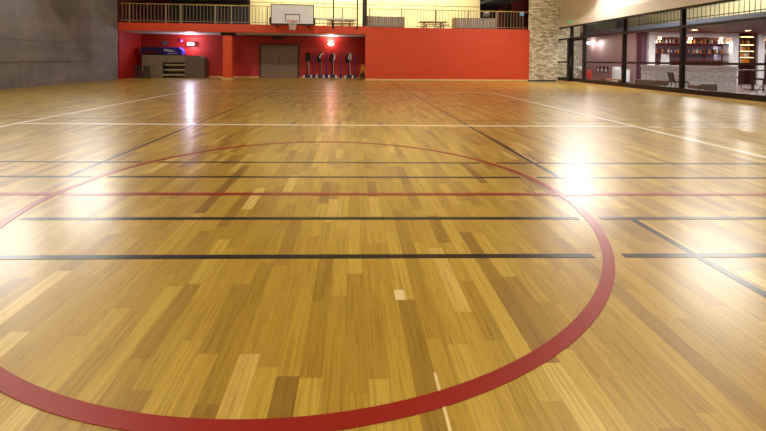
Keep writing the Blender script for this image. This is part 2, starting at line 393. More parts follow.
# ------------------------------------------------------------------ shell
def wall_uv(o, fn):
    me = o.data; uv = me.uv_layers.new(name='UVMap')
    for p in me.polygons:
        for li in p.loop_indices:
            uv.data[li].uv = fn(me.vertices[me.loops[li].vertex_index].co, p.normal)
# left concrete wall: thick slab, upper panels stand 3 cm proud of the plinth panels
g = G(); g.box(-25.2, 6.24, 0.03, 0.4, 0, CEIL)
joints = [-25.2, -21.5, -17.8, -14.1, -10.4, -6.7, -2.98, 0.75, 4.28, 6.24]
for a, b in zip(joints, joints[1:]):
    if b <= 4.3: g.box(a+0.008, b-0.008, 0.024, 0.05, 0.0, 0.775)
for a, b in ((-25.2, 4.27), (4.29, 6.24)):
    g.box(a, b, 0.0 if b < 5 else 0.010, 0.05, 0.80 if b < 5 else 0.0, 1.445); g.box(a, b, 0.006, 0.05, 1.462, 3.6); g.box(a, b, 0.006, 0.05, 3.615, CEIL)
structure(g.build('wall_left', M['conc'], frame=LL), 'board-marked grey concrete wall')
# gym back wall behind the camera, ceiling
structure(G().box(-8.9, 9.6, -16.6, -16.3, 0, CEIL).build('wall_back', M['cream']))
structure(G().prism([(-8.9, -16.6), (9.6, -16.6), (10.9, 21.5), (-11.2, 21.5)], CEIL, CEIL+0.2).build('ceiling', M['ceil']))

# ---- far end: recess below a gallery, red wall to the right
SL, SR = -10.02, 8.95          # ends along the far wall
def fbox(name, mt, *bs, lab=None, bevel=0):
    g = G()
    for b in bs: g.box(*b)
    return structure(g.build(name, mt, frame=F, bevel=bevel), lab)
fbox('wall_front', M['orange'], (0.90, SR, 0.0, 0.25, 0, 2.47), (SL, 0.90, 0.0, 0.22, 2.14, 2.50), lab='orange-red wall and gallery beam')
fbox('wall_recess', M['red'], (SL-0.2, 1.6, 2.10, 2.3, 0, 2.2), (SL-0.3, SL, 0.10, 2.3, 0, 2.2), (1.35, 1.6, 0.25, 2.1, 0, 2.2), lab='orange-red recess wall under the gallery, coloured darker for its shade')
fbox('trim_1', M['skirt'], (0.88, 8.75, -0.02, 0.0, 0, 0.07), (0.88, 0.90, -0.02, 0.25, 0, 0.07), (-9.3, -4.27, 2.085, 2.10, 0, 0.05), (-2.29, 1.35, 2.085, 2.10, 0, 0.05), lab='pale skirting board')
# gallery slab and soffit
g = G().box(SL, 1.6, 0.22, 2.3, 2.13, 2.30); g.box(SL, 10.4, 0.25, 6.0, 2.38, 2.47)
structure(g.build('floor_gallery', M['soffit'], frame=F), 'gallery slab with pale soffit')
# thin dark beam under the soffit behind the column
fbox('trim_2', M['char'], (-5.70, -5.12, 0.222, 0.62, 2.0, 2.13), (-4.95, 1.3, 1.9, 1.96, 2.09, 2.13), lab='dark beam under the soffit')
# round-edged square column
g = G().box(-5.60, -5.20, 0.22, 0.60, 0, 2.0)
col = structure(g.build('column', M['column'], frame=F, bevel=0.02), 'orange-red square column'); col.name = 'wall_column'
G().box(-5.64, -5.16, 0.19, 0.63, 0, 0.07).build('skirting', M['skirt'], col)
# gallery back walls
GO = 3.0
fbox('wall_gallery', M['panel'], (-4.93, 7.49, GO, GO+0.2, 2.47, CEIL), lab='brightly lit pale yellow panel wall')
g = G()
for s in (-4.93, -1.05, 2.05, 3.15, 5.02): g.box(s-0.012, s+0.012, GO-0.012, GO, 2.47, CEIL)
for z in (3.92,): g.box(-4.93, 7.49, GO-0.012, GO, z-0.014, z+0.014)
structure(g.build('trim_3', M['tan'], frame=F), 'thin joint battens of the pale panel wall')
fbox('wall_gallery_left', M['char'], (-8.9, -4.93, GO, GO+0.2, 2.47, CEIL), lab='charcoal wall at the back of the gallery')
fbox('wall_gallery_corner', M['darkred'], (SL-0.4, -8.9, GO-0.05, GO+0.2, 2.47, CEIL), (SL-0.3, SL, 0.0, GO, 2.50, CEIL), lab='dark red wall at the gallery corner')
fbox('wall_gallery_right', M['char'], (7.3, 12.0, 5.6, 5.8, 2.47, CEIL), (7.3, 7.49, 3.2, 5.6, 2.47, CEIL), (11.4, 11.6, -0.2, 5.6, 3.9, CEIL), lab='dark wall at the right end of the gallery')
fbox('wall_gallery_red', M['darkred'], (8.85, 9.30, 3.6, 3.8, 2.47, CEIL), (9.62, 10.6, 3.6, 3.8, 2.47, CEIL), lab='dark red panels at the right end of the gallery')
fbox('ceiling_gallery', M['char'], (SL, -4.93, -0.05, GO, 3.95, 4.1), (7.49, 8.9, 0.6, 5.6, 4.05, 4.2), lab='dark ceiling over part of the gallery')

# stone wall in the right corner, slightly bowed, running on into the lobby
pts = []
path = [(9.15, 0.75), (8.74, 0.02), (8.95, -0.06), (9.35, -0.10), (9.8, -0.08), (10.3, 0.02), (10.9, 0.22), (11.5, 0.55), (12.0, 1.0)]
outer = [(12.2, 1.5), (9.5, 1.5)]
g = G().prism(path + outer, 0, CEIL)
so = structure(g.build('wall_stone', M['stone'], frame=F), 'warm stacked-stone wall in the corner')
cum = {}; acc = 0
for i, p in enumerate(path):
    if i: acc += math.hypot(p[0]-path[i-1][0], p[1]-path[i-1][1])
    cum[(round(p[0], 2), round(p[1], 2))] = acc
wall_uv(so, lambda c, n: (cum.get((round(c.x, 2), round(c.y, 2)), c.x), c.z))
g = G()
for a, b in zip(path[1:6], path[2:7]):
    pass
g.ribbon([(8.72, 0.4), (8.72, -0.01), (8.95, -0.09), (9.35, -0.13), (9.8, -0.11), (10.1, -0.05)], 0.03, 0, 0.06)
structure(g.build('baseboard_stone', M['char'], frame=F))

# ---- right wall: glazed screen below, cream wall above
TE = 10.45
g = G()
g.box(-22.6, TE, -0.25, 0.0, 2.95, CEIL); g.box(-22.6, TE, -0.25, 0.10, 2.585, 2.95); g.box(-22.6, -5.35, -0.25, 0.0, 0, 2.585)
structure(g.build('wall_right', M['cream'], frame=RR), 'cream wall above the glazed screen')
structure(G().box(-22.6, TE, 0.0, 0.16, 0.0, 0.055).build('baseboard_right', M['skirt'], frame=RR), 'pale wood skirting along the glazed screen')
ZB, ZM, ZT, ZH = 0.055, 0.935, 2.01, 2.585
def bay(n, t0, t1, door=False):
    """one bay of the screen: frame + panes"""
    g = G(); w = 0.035
    g.box(t0, t0+w, -0.06, 0.07, ZB, ZH); g.box(t1-w, t1, -0.06, 0.07, ZB, ZH)
    g.box(t0+w, t1-w, -0.05, 0.06, ZH-0.06, ZH); g.box(t0+w, t1-w, -0.06, 0.07, ZT-0.035, ZT+0.035)
    if not door:
        g.box(t0+w, t1-w, -0.06, 0.07, ZB, ZB+0.15); g.box(t0+w, t1-w, -0.05, 0.06, ZM-0.03, ZM+0.03)
    o = structure(g.build('window_%d' % n, M['frame'], frame=RR), 'dark metal framed bay of the glazed screen')
    g = G(); g.box(t0+w, t1-w, -0.004, 0.004, ZT+0.035, ZH-0.06)
    if not door:
        g.box(t0+w, t1-w, -0.004, 0.004, ZB+0.15, ZM-0.03); g.box(t0+w, t1-w, -0.004, 0.004, ZM+0.03, ZT-0.035)
    g.build('pane', M['glass'], o)
    return o
bay(1, 9.02, TE); bay(2, 7.95, 9.02, door=True); bay(3, 5.30, 7.95); bay(4, 2.65, 5.30); bay(5, 0.0, 2.65); bay(6, -2.65, 0.0); bay(7, -5.35, -2.65)
# door leaf
g = G(); a, b = 7.99, 8.985
g.box(a, a+0.07, -0.03, 0.03, ZB+0.01, ZT-0.04); g.box(b-0.11, b, -0.03, 0.03, ZB+0.01, ZT-0.04)
g.box(a+0.07, b-0.11, -0.03, 0.03, ZB+0.01, ZB+0.16); g.box(a+0.07, b-0.11, -0.03, 0.03, ZT-0.12, ZT-0.04)
d = structure(g.build('door_1', M['frame'], frame=RR), 'dark framed glass door in the screen')
G().box(a+0.07, b-0.11, -0.004, 0.004, ZB+0.16, ZT-0.12).build('pane', M['glass'], d)
g = G().tube([(b-0.055, 0.03, 0.72), (b-0.055, 0.085, 0.74), (b-0.055, 0.085, 1.14), (b-0.055, 0.03, 1.16)], 0.012)
g.build('door_handle', M['chrome'], d, smooth=True)
# dark jamb that stands proud beside the door
structure(G().box(8.985, 9.09, 0.075, 0.17, 0.055, ZT+0.02).build('trim_4', M['frame'], frame=RR), 'dark post beside the glass door')

# green exit sign on the cream wall
t = thing('exit_sign', 'small green emergency exit sign on the cream wall above the glass door', 'sign', (8.93, 0.10, 2.70), frame=RR)
G().box(-0.19, 0.19, 0.0, 0.03, 0, 0.12).build('housing', M['lamphouse'], t)
G().box(-0.175, 0.175, 0.03, 0.034, 0.01, 0.11).build('sign_face', M['green'], t)
G().box(-0.14, -0.10, 0.034, 0.036, 0.02, 0.095).build('doorway_symbol', M['white'], t)
G().prism([(-0.05, 0.050), (0.04, 0.050), (0.04, 0.035), (0.09, 0.0575), (0.04, 0.08), (0.04, 0.065), (-0.05, 0.065)], 0.034, 0.036, 'y').build('arrow', M['white'], t)

# ------------------------------------------------------------------ lobby behind the glass
structure(G().prism([(9.3, -3.5), (24, -3.5), (24, 19.2), (10.3, 19.2)], -0.12, -0.004).build('floor_lobby', M['lobbyfloor']), 'grey tiled lobby floor')
g = G(); g.box(13.1, 13.3, 14.9, 19.0, 0, 2.3); g.box(10.2, 13.1, 18.9, 19.1, 0, 4.6)
structure(g.build('wall_lobby', M['lobbywall']), 'pinkish grey lobby wall')
g = G(); g.box(13.3, 24, 14.95, 15.1, 0, 2.3)
structure(g.build('wall_lobby_bar', M['maroon']), 'maroon wall behind the bar')
g = G(); g.box(24, 24.2, -3.5, 19.1, 0, 4.6); g.box(9.2, 24, -3.7, -3.5, 0, 4.6)
structure(g.build('wall_lobby_outer', M['lobbywall']))
g = G(); g.box(12.95, 24, -3.5, 19.1, 2.30, 2.34)
structure(g.build('ceiling_lobby', M['maroon']), 'dark lobby ceiling under the mezzanine')
g = G(); g.box(12.90, 24, -3.5, 19.1, 2.34, 2.55)
structure(g.build('floor_mezzanine', M['slate']), 'slate blue mezzanine edge')
structure(G().box(15.6, 15.8, -3.5, 19.1, 2.55, 4.6).build('wall_mezzanine', M['mezz']), 'olive beige mezzanine wall')
structure(G().prism([(9.7, -3.5), (24, -3.5), (24, 19.1), (10.7, 19.1)], 4.6, 4.7).build('ceiling_mezzanine', M['char']))
structure(G().box(13.16, 13.38, 14.55, 14.85, 0, 2.3).build('trim_5', M['plum']), 'plum coloured pier at the corner of the bar')
structure(G().box(10.55, 12.0, 18.2, 18.4, 1.95, 2.6).build('trim_6', M['maroon']), 'maroon bulkhead in the lobby')

# mezzanine guard rail
t = thing('mezzanine_railing', 'dark guard railing with close balusters seen through the upper panes of the glazed screen', 'railing', (12.97, 0, 2.55))
G().box(-0.025, 0.025, -2.5, 14.6, 0.78, 0.82).build('top_rail', M['tan'], t)
G().box(-0.02, 0.02, -2.5, 14.6, 0.06, 0.09).build('bottom_rail', M['frame'], t)
b0 = G().cyl((0, 0, 0.0), (0, 0, 0.78), 0.011, n=6).build('baluster', M['frame'], t); b0.location = (0, -2.4, 0)
for i in range(1, 98):
    c = b0.copy(); C.objects.link(c); c.parent = t; c.location = (0, -2.4 + i*0.174, 0)

# ------------------------------------------------------------------ gallery railings
def gallery_rail(s0, s1, label, cols):
    t = thing('gallery_railing', label, 'railing', (s0, 0.12, 2.505 if s0 < 0 else 2.47), frame=F, group='railings along the gallery edge')
    L = s1 - s0; H = 0.86 if s0 < 0 else 0.87
    G().box(0, L, -0.025, 0.025, H-0.03, H).build('top_rail', M['brass'], t)
    G().box(0, L, -0.015, 0.015, 0.075, 0.10).build('bottom_rail', M['baluster'], t)
    n = int(L/0.152)
    b = G().cyl((0, 0, 0.10), (0, 0, H-0.03), 0.011, n=6).build('baluster', M['baluster'], t); b.location = (0.08, 0, 0)
    for i in range(1, n):
        c = b.copy(); C.objects.link(c); c.parent = t; c.location = (0.08 + i*0.152, 0, 0)
    p = G().box(-0.022, 0.022, -0.02, 0.02, 0, H-0.03); p.box(-0.04, 0.04, -0.035, 0.035, 0, 0.04)
    q = p.build('post', M['baluster'], t); q.location = (cols[0]-s0, 0, 0)
    for x in cols[1:]:
        c = q.copy(); C.objects.link(c); c.parent = t; c.location = (x-s0, 0, 0)
    return t
gallery_rail(-9.98, 0.72, 'long gallery railing of pale balusters with brass handrail, left of the thick dark post', [-9.6, -8.05, -7.4, -5.9, -5.2, -3.6, -2.0, -0.2])
gallery_rail(0.98, 8.7, 'gallery railing of pale balusters with brass handrail, above the plain red wall', [1.1, 2.6, 4.2, 5.8, 7.2])

# thick dark post and two thin dark posts rising past the gallery
structure(G().box(0.75, 0.95, 0.02, 0.22, 2.505, CEIL).build('trim_7', M['frame'], frame=F), 'thick dark steel post on the gallery edge')
for s, lab in ((-0.60, 'thin dark steel post on the gallery edge, nearer the basketball backboard'), (0.50, 'thin dark steel post on the gallery edge, beside the thick post')):
    t = thing('steel_post', lab, 'post', (s, -0.035, 2.38), frame=F)
    G().cyl((0, 0, 0), (0, 0, CEIL-2.38), 0.034, n=10).build('shaft', M['frame'], t)
    G().box(-0.05, 0.05, -0.03, 0.03, 0, 0.12).build('foot_plate', M['frame'], t)

# basketball backboard
t = thing('basketball_backboard', 'white basketball backboard with black border, orange rim and net on the gallery beam', 'backboard', (-2.41, -0.50, 2.28), frame=F)
G().box(-0.92, 0.92, -0.02, 0.02, 0.24, 1.07).build('board', M['white'], t)
g = G(); g.box(-0.95, -0.91, -0.03, 0.03, 0.24, 1.09); g.box(0.91, 0.95, -0.03, 0.03, 0.24, 1.09); g.box(-0.91, 0.91, -0.03, 0.03, 1.055, 1.09)
g.build('border', M['black'], t)
G().box(-0.96, 0.96, -0.04, 0.04, 0.17, 0.24).build('bottom_pad', M['black'], t, bevel=0.01)
g = G(); g.box(-0.33, -0.295, -0.026, -0.02, 0.33, 0.66); g.box(0.295, 0.33, -0.026, -0.02, 0.33, 0.66); g.box(-0.295, 0.295, -0.026, -0.02, 0.625, 0.66); g.box(-0.295, 0.295, -0.026, -0.02, 0.33, 0.345)
g.build('target_square', M['black'], t)
for sx in (-1, 1):
    G().box(sx*0.96-0.045, sx*0.96+0.045, -0.05, 0.06, 0.19, 0.50).build('corner_bracket', M['black'], t)
g = G(); RC = (0.03, -0.30, 0.335)
ring = [(RC[0] + 0.225*math.cos(2*PI*i/28), RC[1] + 0.225*math.sin(2*PI*i/28), RC[2]) for i in range(29)]
g.tube(ring, 0.012, 8); g.box(-0.06, 0.12, -0.10, -0.03, 0.28, 0.345)
g.build('rim', M['rim'], t)
g = G()
def netp(i, lv):
    rr = (0.22, 0.18, 0.145, 0.125, 0.125)[lv]; z = RC[2] - 0.01 - 0.095*lv; a = 2*PI*(i + 0.5*(lv % 2))/12
    return (RC[0] + rr*math.cos(a), RC[1] + rr*math.sin(a), z)
for lv in range(4):
    for i in range(12):
        j = i if lv % 2 == 0 else i+1
        g.cyl(netp(i, lv), netp(i, lv+1), 0.006, n=5); g.cyl(netp(i, lv), netp(i-1 if lv % 2 == 0 else i+1, lv+1), 0.006, n=5)
g.build('net', M['whitetape'], t)
g = G()
for sx in (-0.7, 0.7):
    g.box(sx-0.03, sx+0.03, 0.02, 0.49, 0.10, 0.16); g.box(sx-0.03, sx+0.03, 0.02, 0.08, 0.10, 0.9)
g.build('support_arm', M['frame'], t)
# pale swing strut from board to the posts
g = G(); g.box(0.96, 2.86, 0.30, 0.36, 0.47, 0.54); g.box(0.96, 1.02, -0.03, 0.30, 0.47, 0.54); g.box(1.9, 2.3, 0.28, 0.38, 0.45, 0.56)
g.build('swing_strut', M['boxgrey'], t)

# gallery furniture -------------------------------------------------
def ribbed_box(s0, s1, label):
    t = thing('ribbed_storage_box', label, 'box', (s0, 0.42, 2.47), frame=F, group='ribbed boxes on the gallery')
    L = s1-s0; g = G().box(0.02, L-0.02, 0, 0.55, 0.06, 0.55)
    g.build('body', M['boxgrey'], t, bevel=0.01)
    n = int(L/0.10); r = G().box(-0.018, 0.018, -0.02, 0.0, 0.07, 0.54).build('rib', M['baluster'], t); r.location = (0.07, 0, 0)
    for i in range(1, n):
        c = r.copy(); C.objects.link(c); c.parent = t; c.location = (0.07 + i*(L-0.14)/(n-1), 0, 0)
    G().box(0, L, -0.03, 0.58, 0, 0.06).build('plinth', M['black'], t)
    G().box(-0.02, 0.02, -0.01, 0.56, 0.06, 0.56).build('end_panel', M['tan'], t)
    return t
ribbed_box(1.02, 2.80, 'light grey ribbed box behind the gallery railing, right beside the thick dark post')
ribbed_box(5.30, 7.36, 'light grey ribbed box behind the gallery railing, at the edge of the dark opening')
def table(s, w, label):
    t = thing('bench_table', label, 'table', (s, 1.2, 2.47), frame=F, group='low tables on the gallery')
    G().box(-w/2, w/2, -0.35, 0.35, 0.36, 0.40).build('tabletop', M['tan'], t)
    G().box(-w/2, w/2, -0.62, -0.42, 0.20, 0.235).build('bench_seat', M['tan'], t); G().box(-w/2, w/2, 0.42, 0.62, 0.20, 0.235).build('bench_seat', M['tan'], t)
    for sx in (-w/2+0.25, w/2-0.25):
        g = G(); g.box(sx-0.03, sx+0.03, -0.04, 0.04, 0.04, 0.36); g.box(sx-0.03, sx+0.03, -0.55, 0.55, 0.16, 0.20); g.box(sx-0.03, sx+0.03, -0.5, 0.5, 0, 0.04)
        for y in (-0.48, 0.48): g.box(sx-0.025, sx+0.025, y-0.025, y+0.025, 0.04, 0.16)
        g.build('leg_frame', M['frame'], t)
    return t
table(4.35, 1.35, 'low brown table with benches on the gallery, between the two ribbed boxes')
table(-0.22, 1.35, 'low brown table with benches on the gallery, behind the pale strut of the backboard')
t = thing('wall_notice', 'small blue notice with an added faint glow, hanging on the railing beside the stone wall', 'sign', (8.42, 0.07, 3.13), frame=F)
G().box(-0.10, 0.10, -0.012, 0.012, 0, 0.17).build('board', M['bluesign'], t); G().box(-0.07, 0.07, -0.015, -0.012, 0.10, 0.115).build('stripe', M['white'], t)  # blue board is given a faint glow of its own
t = thing('control_box', 'small grey control box on the railing beside the dark opening', 'box', (6.72, 0.16, 3.08), frame=F)
G().box(-0.14, 0.14, 0.0, 0.08, 0, 0.27).build('housing', M['slate'], t, bevel=0.01); G().box(-0.10, 0.10, -0.006, 0.0, 0.14, 0.23).build('cover', M['boxgrey'], t)

# ------------------------------------------------------------------ recess: door, lamps, equipment
g = G(); g.box(-4.27, -4.20, 2.04, 2.10, 0, 1.71); g.box(-2.36, -2.29, 2.04, 2.10, 0, 1.71); g.box(-4.20, -2.36, 2.04, 2.10, 1.65, 1.71)
d = structure(g.build('door_2', M['char'], frame=F), 'double grey-brown door in a dark frame')
for x0, x1 in ((-4.195, -3.285), (-3.275, -2.365)):
    G().box(x0, x1, 2.06, 2.095, 0.01, 1.645).build('leaf', M['doorw'], d)
g = G().box(-3.31, -3.295, 2.045, 2.06, 0.70, 0.92); g.build('door_handle', M['frame'], d)
t = thing('exit_sign', 'dark unlit sign bar above the grey double door', 'sign', (-3.36, 2.02, 1.94), frame=F)
G().box(-0.30, 0.30, 0, 0.08, 0, 0.095).build('housing', M['black'], t); G().box(-0.26, 0.26, -0.004, 0, 0.02, 0.075).build('sign_face', M['frame'], t)

# sconce
t = thing('wall_sconce', 'white bowl wall lamp glowing above the net posts', 'lamp', (-0.69, 2.10, 1.66), frame=F)
G().lathe((0, -0.13, 0), [(0.03, 0.0), (0.09, 0.02), (0.14, 0.07), (0.15, 0.10)], 18).build('bowl', M['sconce'], t, smooth=True)
G().box(-0.05, 0.05, -0.03, 0.0, 0.0, 0.10).build('wall_bracket', M['lamphouse'], t)
area('sconce_light', (-0.69, 1.97, 1.80), 0.22, 26, (1.0, 0.87, 0.82), target=(-0.69, 1.97, 2.5), frame=F)
# floodlight
t = thing('wall_floodlight', 'dazzling cool white wall lamp above the grey bleachers', 'lamp', (-7.58, 2.10, 1.58), frame=F)
G().box(-0.16, 0.16, -0.20, -0.02, 0.0, 0.15).build('housing', M['lamphouse'], t, bevel=0.01); G().box(-0.13, 0.13, -0.215, -0.20, 0.02, 0.13).build('diffuser', M['emitc'], t)
pl = bpy.data.lights.new('floodlight_bulb', 'POINT'); pl.energy = 60; pl.color = COOL; pl.shadow_soft_size = 0.07
po = bpy.data.objects.new('floodlight_bulb', pl); C.objects.link(po); po.location = F @ Vector((-7.58, 1.80, 1.66))
t = thing('effect_lamp', 'small violet lamp on the red wall left of the dazzling lamp', 'lamp', (-8.05, 2.10, 1.75), frame=F)
G().lathe((0, -0.07, 0), [(0.03, 0), (0.055, 0.03), (0.055, 0.09), (0.03, 0.11)], 12).build('globe', M['violet'], t, smooth=True); G().box(-0.03, 0.03, -0.02, 0, 0.02, 0.09).build('wall_bracket', M['black'], t)
t = thing('wall_notice', 'small pale notice on the red recess wall above the blue mats', 'sign', (-8.87, 2.10, 1.60), frame=F)
G().box(-0.14, 0.14, -0.015, 0.0, 0, 0.18).build('board', M['poster'], t); 
g = G()
for x in (-0.12, 0.01):
    for z in (0.015, 0.10): g.box(x, x+0.11, -0.018, -0.015, z, z+0.065)
g.build('sheets', M['mirror'], t)

# folded bleachers
t = thing('folded_bleachers', 'bulky taupe folding bleachers with open board steps against the red recess wall', 'bleachers', (-8.2, 1.4, 0), frame=F)
G().box(-1.45, -0.50, 0, 0.62, 0, 1.08).build('left_panel', M['greymat'], t, bevel=0.02)
G().prism([(0.53, 0.0), (1.44, 0.0), (1.44, 0.80), (1.40, 0.94), (1.28, 1.03), (1.10, 1.08), (0.53, 1.08)], -0.02, 0.62, 'y').build('right_panel', M['greymat2'], t)
G().box(-0.50, 0.53, 0.0, 0.62, 0.74, 1.08).build('top_panel', M['greymat'], t)
for z, y in ((0.10, -0.05), (0.34, 0.02), (0.58, 0.09)):
    G().box(-0.50, 0.53, y, y+0.22, z, z+0.07).build('step_board', M['plank'], t)
G().box(-0.50, 0.53, 0.40, 0.60, 0, 0.74).build('backing', M['greymat2'], t)
G().box(-0.50, -0.44, 0.0, 0.40, 0, 0.74).build('upright', M['black'], t)
t = thing('gym_mat', 'navy blue rolled crash mat lying on the bleachers, nearer the corner', 'mat', (-9.26, 1.72, 1.085), frame=F, group='blue mats on the bleachers')
G().box(-0.50, 0.46, -0.22, 0.22, 0, 0.38).build('padding', M['navy'], t, bevel=0.05); G().box(-0.30, 0.26, -0.235, -0.218, 0.04, 0.20).build('side_stripe', M['darkred'], t)
t = thing('gym_mat', 'bright blue crash mat with a pale printed band on the bleachers, nearer the dazzling lamp', 'mat', (-8.30, 1.72, 1.085), frame=F, group='blue mats on the bleachers')
G().prism([(-0.48, 0), (0.46, 0), (0.46, 0.26), (0.30, 0.38), (-0.48, 0.38)], -0.22, 0.22, 'y').build('padding', M['blue'], t, bevel=0.03)
g = G(); g.prism([(-0.40, 0.20), (-0.05, 0.16), (0.15, 0.20), (-0.05, 0.25), (-0.38, 0.30)], -0.232, -0.219, 'y'); g.box(-0.2, 0.25, -0.231, -0.219, 0.07, 0.10)  # pale print on the mat front
g.build('printed_band', M['boxgrey'], t)

# stacked black stools in the corner
def stool(z, s, label):
    t = thing('black_stool', label, 'stool', (s, 0.62, z), frame=F, group='black stools in the recess corner')
    G().lathe((0, 0, 0), [(0.12, 0.50), (0.16, 0.51), (0.16, 0.555), (0.12, 0.57)], 16).build('seat', M['black'], t)
    for i in range(4):
        a = PI/4 + i*PI/2; G().cyl((0.16*math.cos(a), 0.16*math.sin(a), 0), (0.09*math.cos(a), 0.09*math.sin(a), 0.51), 0.026, n=8).build('leg', M['black'], t)
    G().tube([(0.125*math.cos(PI/4+i*PI/2), 0.125*math.sin(PI/4+i*PI/2), 0.22) for i in range(5)], 0.01, 6).build('stretcher', M['black'], t)
    return t
stool(0, -9.46, 'black stool in the recess corner, nearest the concrete wall')
stool(0, -9.10, 'black stool in the recess corner, nearest the bleachers')

# net posts
def post_base(t, mt):
    g = G(); g.box(-0.17, 0.17, -0.22, 0.22, 0.05, 0.15); g.box(-0.06, 0.06, -0.08, 0.08, 0.11, 0.20)
    g.build('base', mt, t, bevel=0.01)
    for sx in (-0.17, 0.17):
        for sy in (-0.17, 0.17):
            G().cyl((sx-0.035, sy, 0.08), (sx+0.035, sy, 0.08), 0.08, n=12).build('wheel', M['wheel'], t)
OFF = 1.62
def net_post(s, kind, label):
    t = thing('net_post', label, 'sports post', (s, OFF, 0), frame=F, group='wheeled net posts in the recess')
    post_base(t, M['navybase'])
    G().cyl((0, 0, 0.18), (0, 0, 1.28), 0.028, n=10).build('pole', M['navybase'], t)
    if kind == 'plain':
        g = G().prism([(-0.13, 0.86), (0.13, 0.84), (0.11, 1.05), (0.12, 1.27), (-0.10, 1.30), (-0.11, 1.1)], -0.12, 0.04, 'y')
    else:
        g = G()
        g.tube([(-0.10, -0.06, 0.86), (-0.12, -0.06, 1.02), (-0.05, -0.06, 1.18), (0.05, -0.06, 1.25)], 0.065, 8)
        g.ball((-0.08, -0.05, 0.88), 0.085, 10, 6, 1.4)
    g.build('folded_net', M['netfab'], t)
    if kind != 'plain':
        pts = {'hook': [(-0.03, -0.11, 1.02), (-0.01, -0.12, 1.14), (0.06, -0.12, 1.22), (0.17, -0.11, 1.23)],
               'side': [(0.05, -0.10, 0.92), (0.10, -0.11, 1.05), (0.10, -0.11, 1.18), (0.02, -0.11, 1.24)],
               'loop': [(-0.03, -0.11, 0.98), (0.0, -0.12, 1.16), (0.05, -0.12, 1.26), (0.09, -0.12, 1.16), (0.08, -0.11, 0.95)]}[kind]
        G().tube(pts, 0.032, 8).build('net_tape', M['whitetape'], t)
    g = G(); g.cyl((0.07, -0.02, 0.2), (0.03, -0.02, 0.9), 0.012, n=6); g.build('cord', M['boxgrey'] if kind != 'hook' else M['tan'], t)
    return t
net_post(-1.83, 'plain', 'wheeled net post with an all-black folded net, nearest the grey double door')
net_post(-1.21, 'hook', 'wheeled net post with a white tape hooking over its black net')
net_post(-0.60, 'side', 'wheeled net post under the glowing wall lamp, black net with pale tape on one side')
net_post(0.22, 'loop', 'wheeled net post with a long white loop of tape, nearest the plain red wall')
def blue_post(s, label):
    t = thing('blue_post', label, 'sports post', (s, OFF+0.02, 0), frame=F, group='bare blue posts in the recess')
    g = G(); g.box(-0.09, 0.09, -0.16, 0.16, 0.03, 0.08); g.box(-0.05, 0.05, -0.06, 0.06, 0.08, 0.24); g.build('base', M['navybase'], t)
    G().cyl((0, 0, 0.2), (0, 0, 1.27), 0.026, n=10).build('pole', M['bluepole'], t); G().ball((0, 0, 1.275), 0.03, 8, 6).build('cap', M['navybase'], t)
    for sy in (-0.12, 0.12): G().cyl((-0.04, sy, 0.035), (0.04, sy, 0.035), 0.035, n=10).build('wheel', M['wheel'], t)
blue_post(-1.52, 'bare blue post between the all-black net post and the one with hooking white tape')
blue_post(-0.90, 'bare blue post just left of the net post under the wall lamp')
blue_post(-0.19, 'bare blue post just right of the net post under the wall lamp')
blue_post(0.53, 'bare blue post right of the net post with the long white loop')
# yellow trolley
t = thing('yellow_trolley', 'yellow A-frame trolley with dark base at the right end of the recess', 'trolley', (0.90, 1.55, 0), frame=F)
for sx in (-0.14, 0.12):
    G().prism([(sx-0.03, 0.1), (sx+0.03, 0.1), (sx*0.35+0.05, 0.72), (sx*0.35-0.01, 0.72)], -0.14, -0.09, 'y').build('side_frame', M['yellow'], t)
g = G(); g.box(-0.10, 0.08, -0.13, -0.10, 0.40, 0.58); g.box(-0.12, 0.10, -0.13, -0.10, 0.22, 0.30); g.build('panel', M['yellow'], t)
G().box(-0.15, 0.13, -0.14, 0.12, 0.07, 0.30).build('load', M['darkchair'], t, bevel=0.02)
G().box(0.0, 0.12, -0.08, 0.06, 0.62, 0.80).build('bag', M['plum'], t, bevel=0.03)
for sx in (-0.12, 0.10): G().cyl((sx-0.02, 0, 0.05), (sx+0.02, 0, 0.05), 0.05, n=10).build('wheel', M['black'], t)

# ------------------------------------------------------------------ gym lamps out of frame: reflected side lamps, plus added fill and washers
def first_or_copy(lst, maker, placer):
    proto = None
    for i, a in enumerate(lst):
        o = maker() if proto is None else copy_tree(proto)
        if proto is None: proto = o
        placer(o, a, i)
def mk_panel():
    t = thing('added_ceiling_panel', 'x', 'lamp', (0, 0, 0), group='added ceiling fill panels')
    G().box(-0.8, 0.8, -0.3, 0.3, -0.12, 0.0).build('housing', M['lamphouse'], t); G().box(-0.75, 0.75, -0.25, 0.25, -0.13, -0.12).build('diffuser', M['emit'], t); return t
def pl_panel(o, a, i):
    o.location = (a[0], a[1], CEIL); o['label'] = 'long white fill panel, unseen, added on the sports hall ceiling'
first_or_copy(FILL_PANELS, mk_panel, pl_panel)
def mk_flood():
    t = thing('side_lamp', 'x', 'lamp', (0, 0, 0), group='square lamps on arms along the side walls')
    G().box(-0.68, 0.68, -0.68, 0.68, 0.0, 0.12).build('housing', M['lamphouse'], t); G().box(-0.65, 0.65, -0.65, 0.65, -0.02, 0.0).build('diffuser', M['emitlow'], t)
    G().cyl((0, 0, 0.12), (0, 0, 0.30), 0.03, n=8).build('stem', M['frame'], t); return t
def pl_flood(o, a, i):
    p = flood_pos(*a); o.location = p; o.rotation_mode = 'QUATERNION'; o.rotation_quaternion = flood_quat(p)
    o['label'] = 'square lamp on an arm high on a side wall'
first_or_copy(FLOODS, mk_flood, pl_flood)
def mk_wash():
    t = thing('added_wall_washer', 'x', 'lamp', (0, 0, 0), group='added lamps brightening the far wall')
    G().box(-0.3, 0.3, -0.3, 0.3, 0.03, 0.18).build('housing', M['frame'], t); G().box(-0.25, 0.25, -0.25, 0.25, 0.01, 0.03).build('diffuser', M['emit'], t); return t
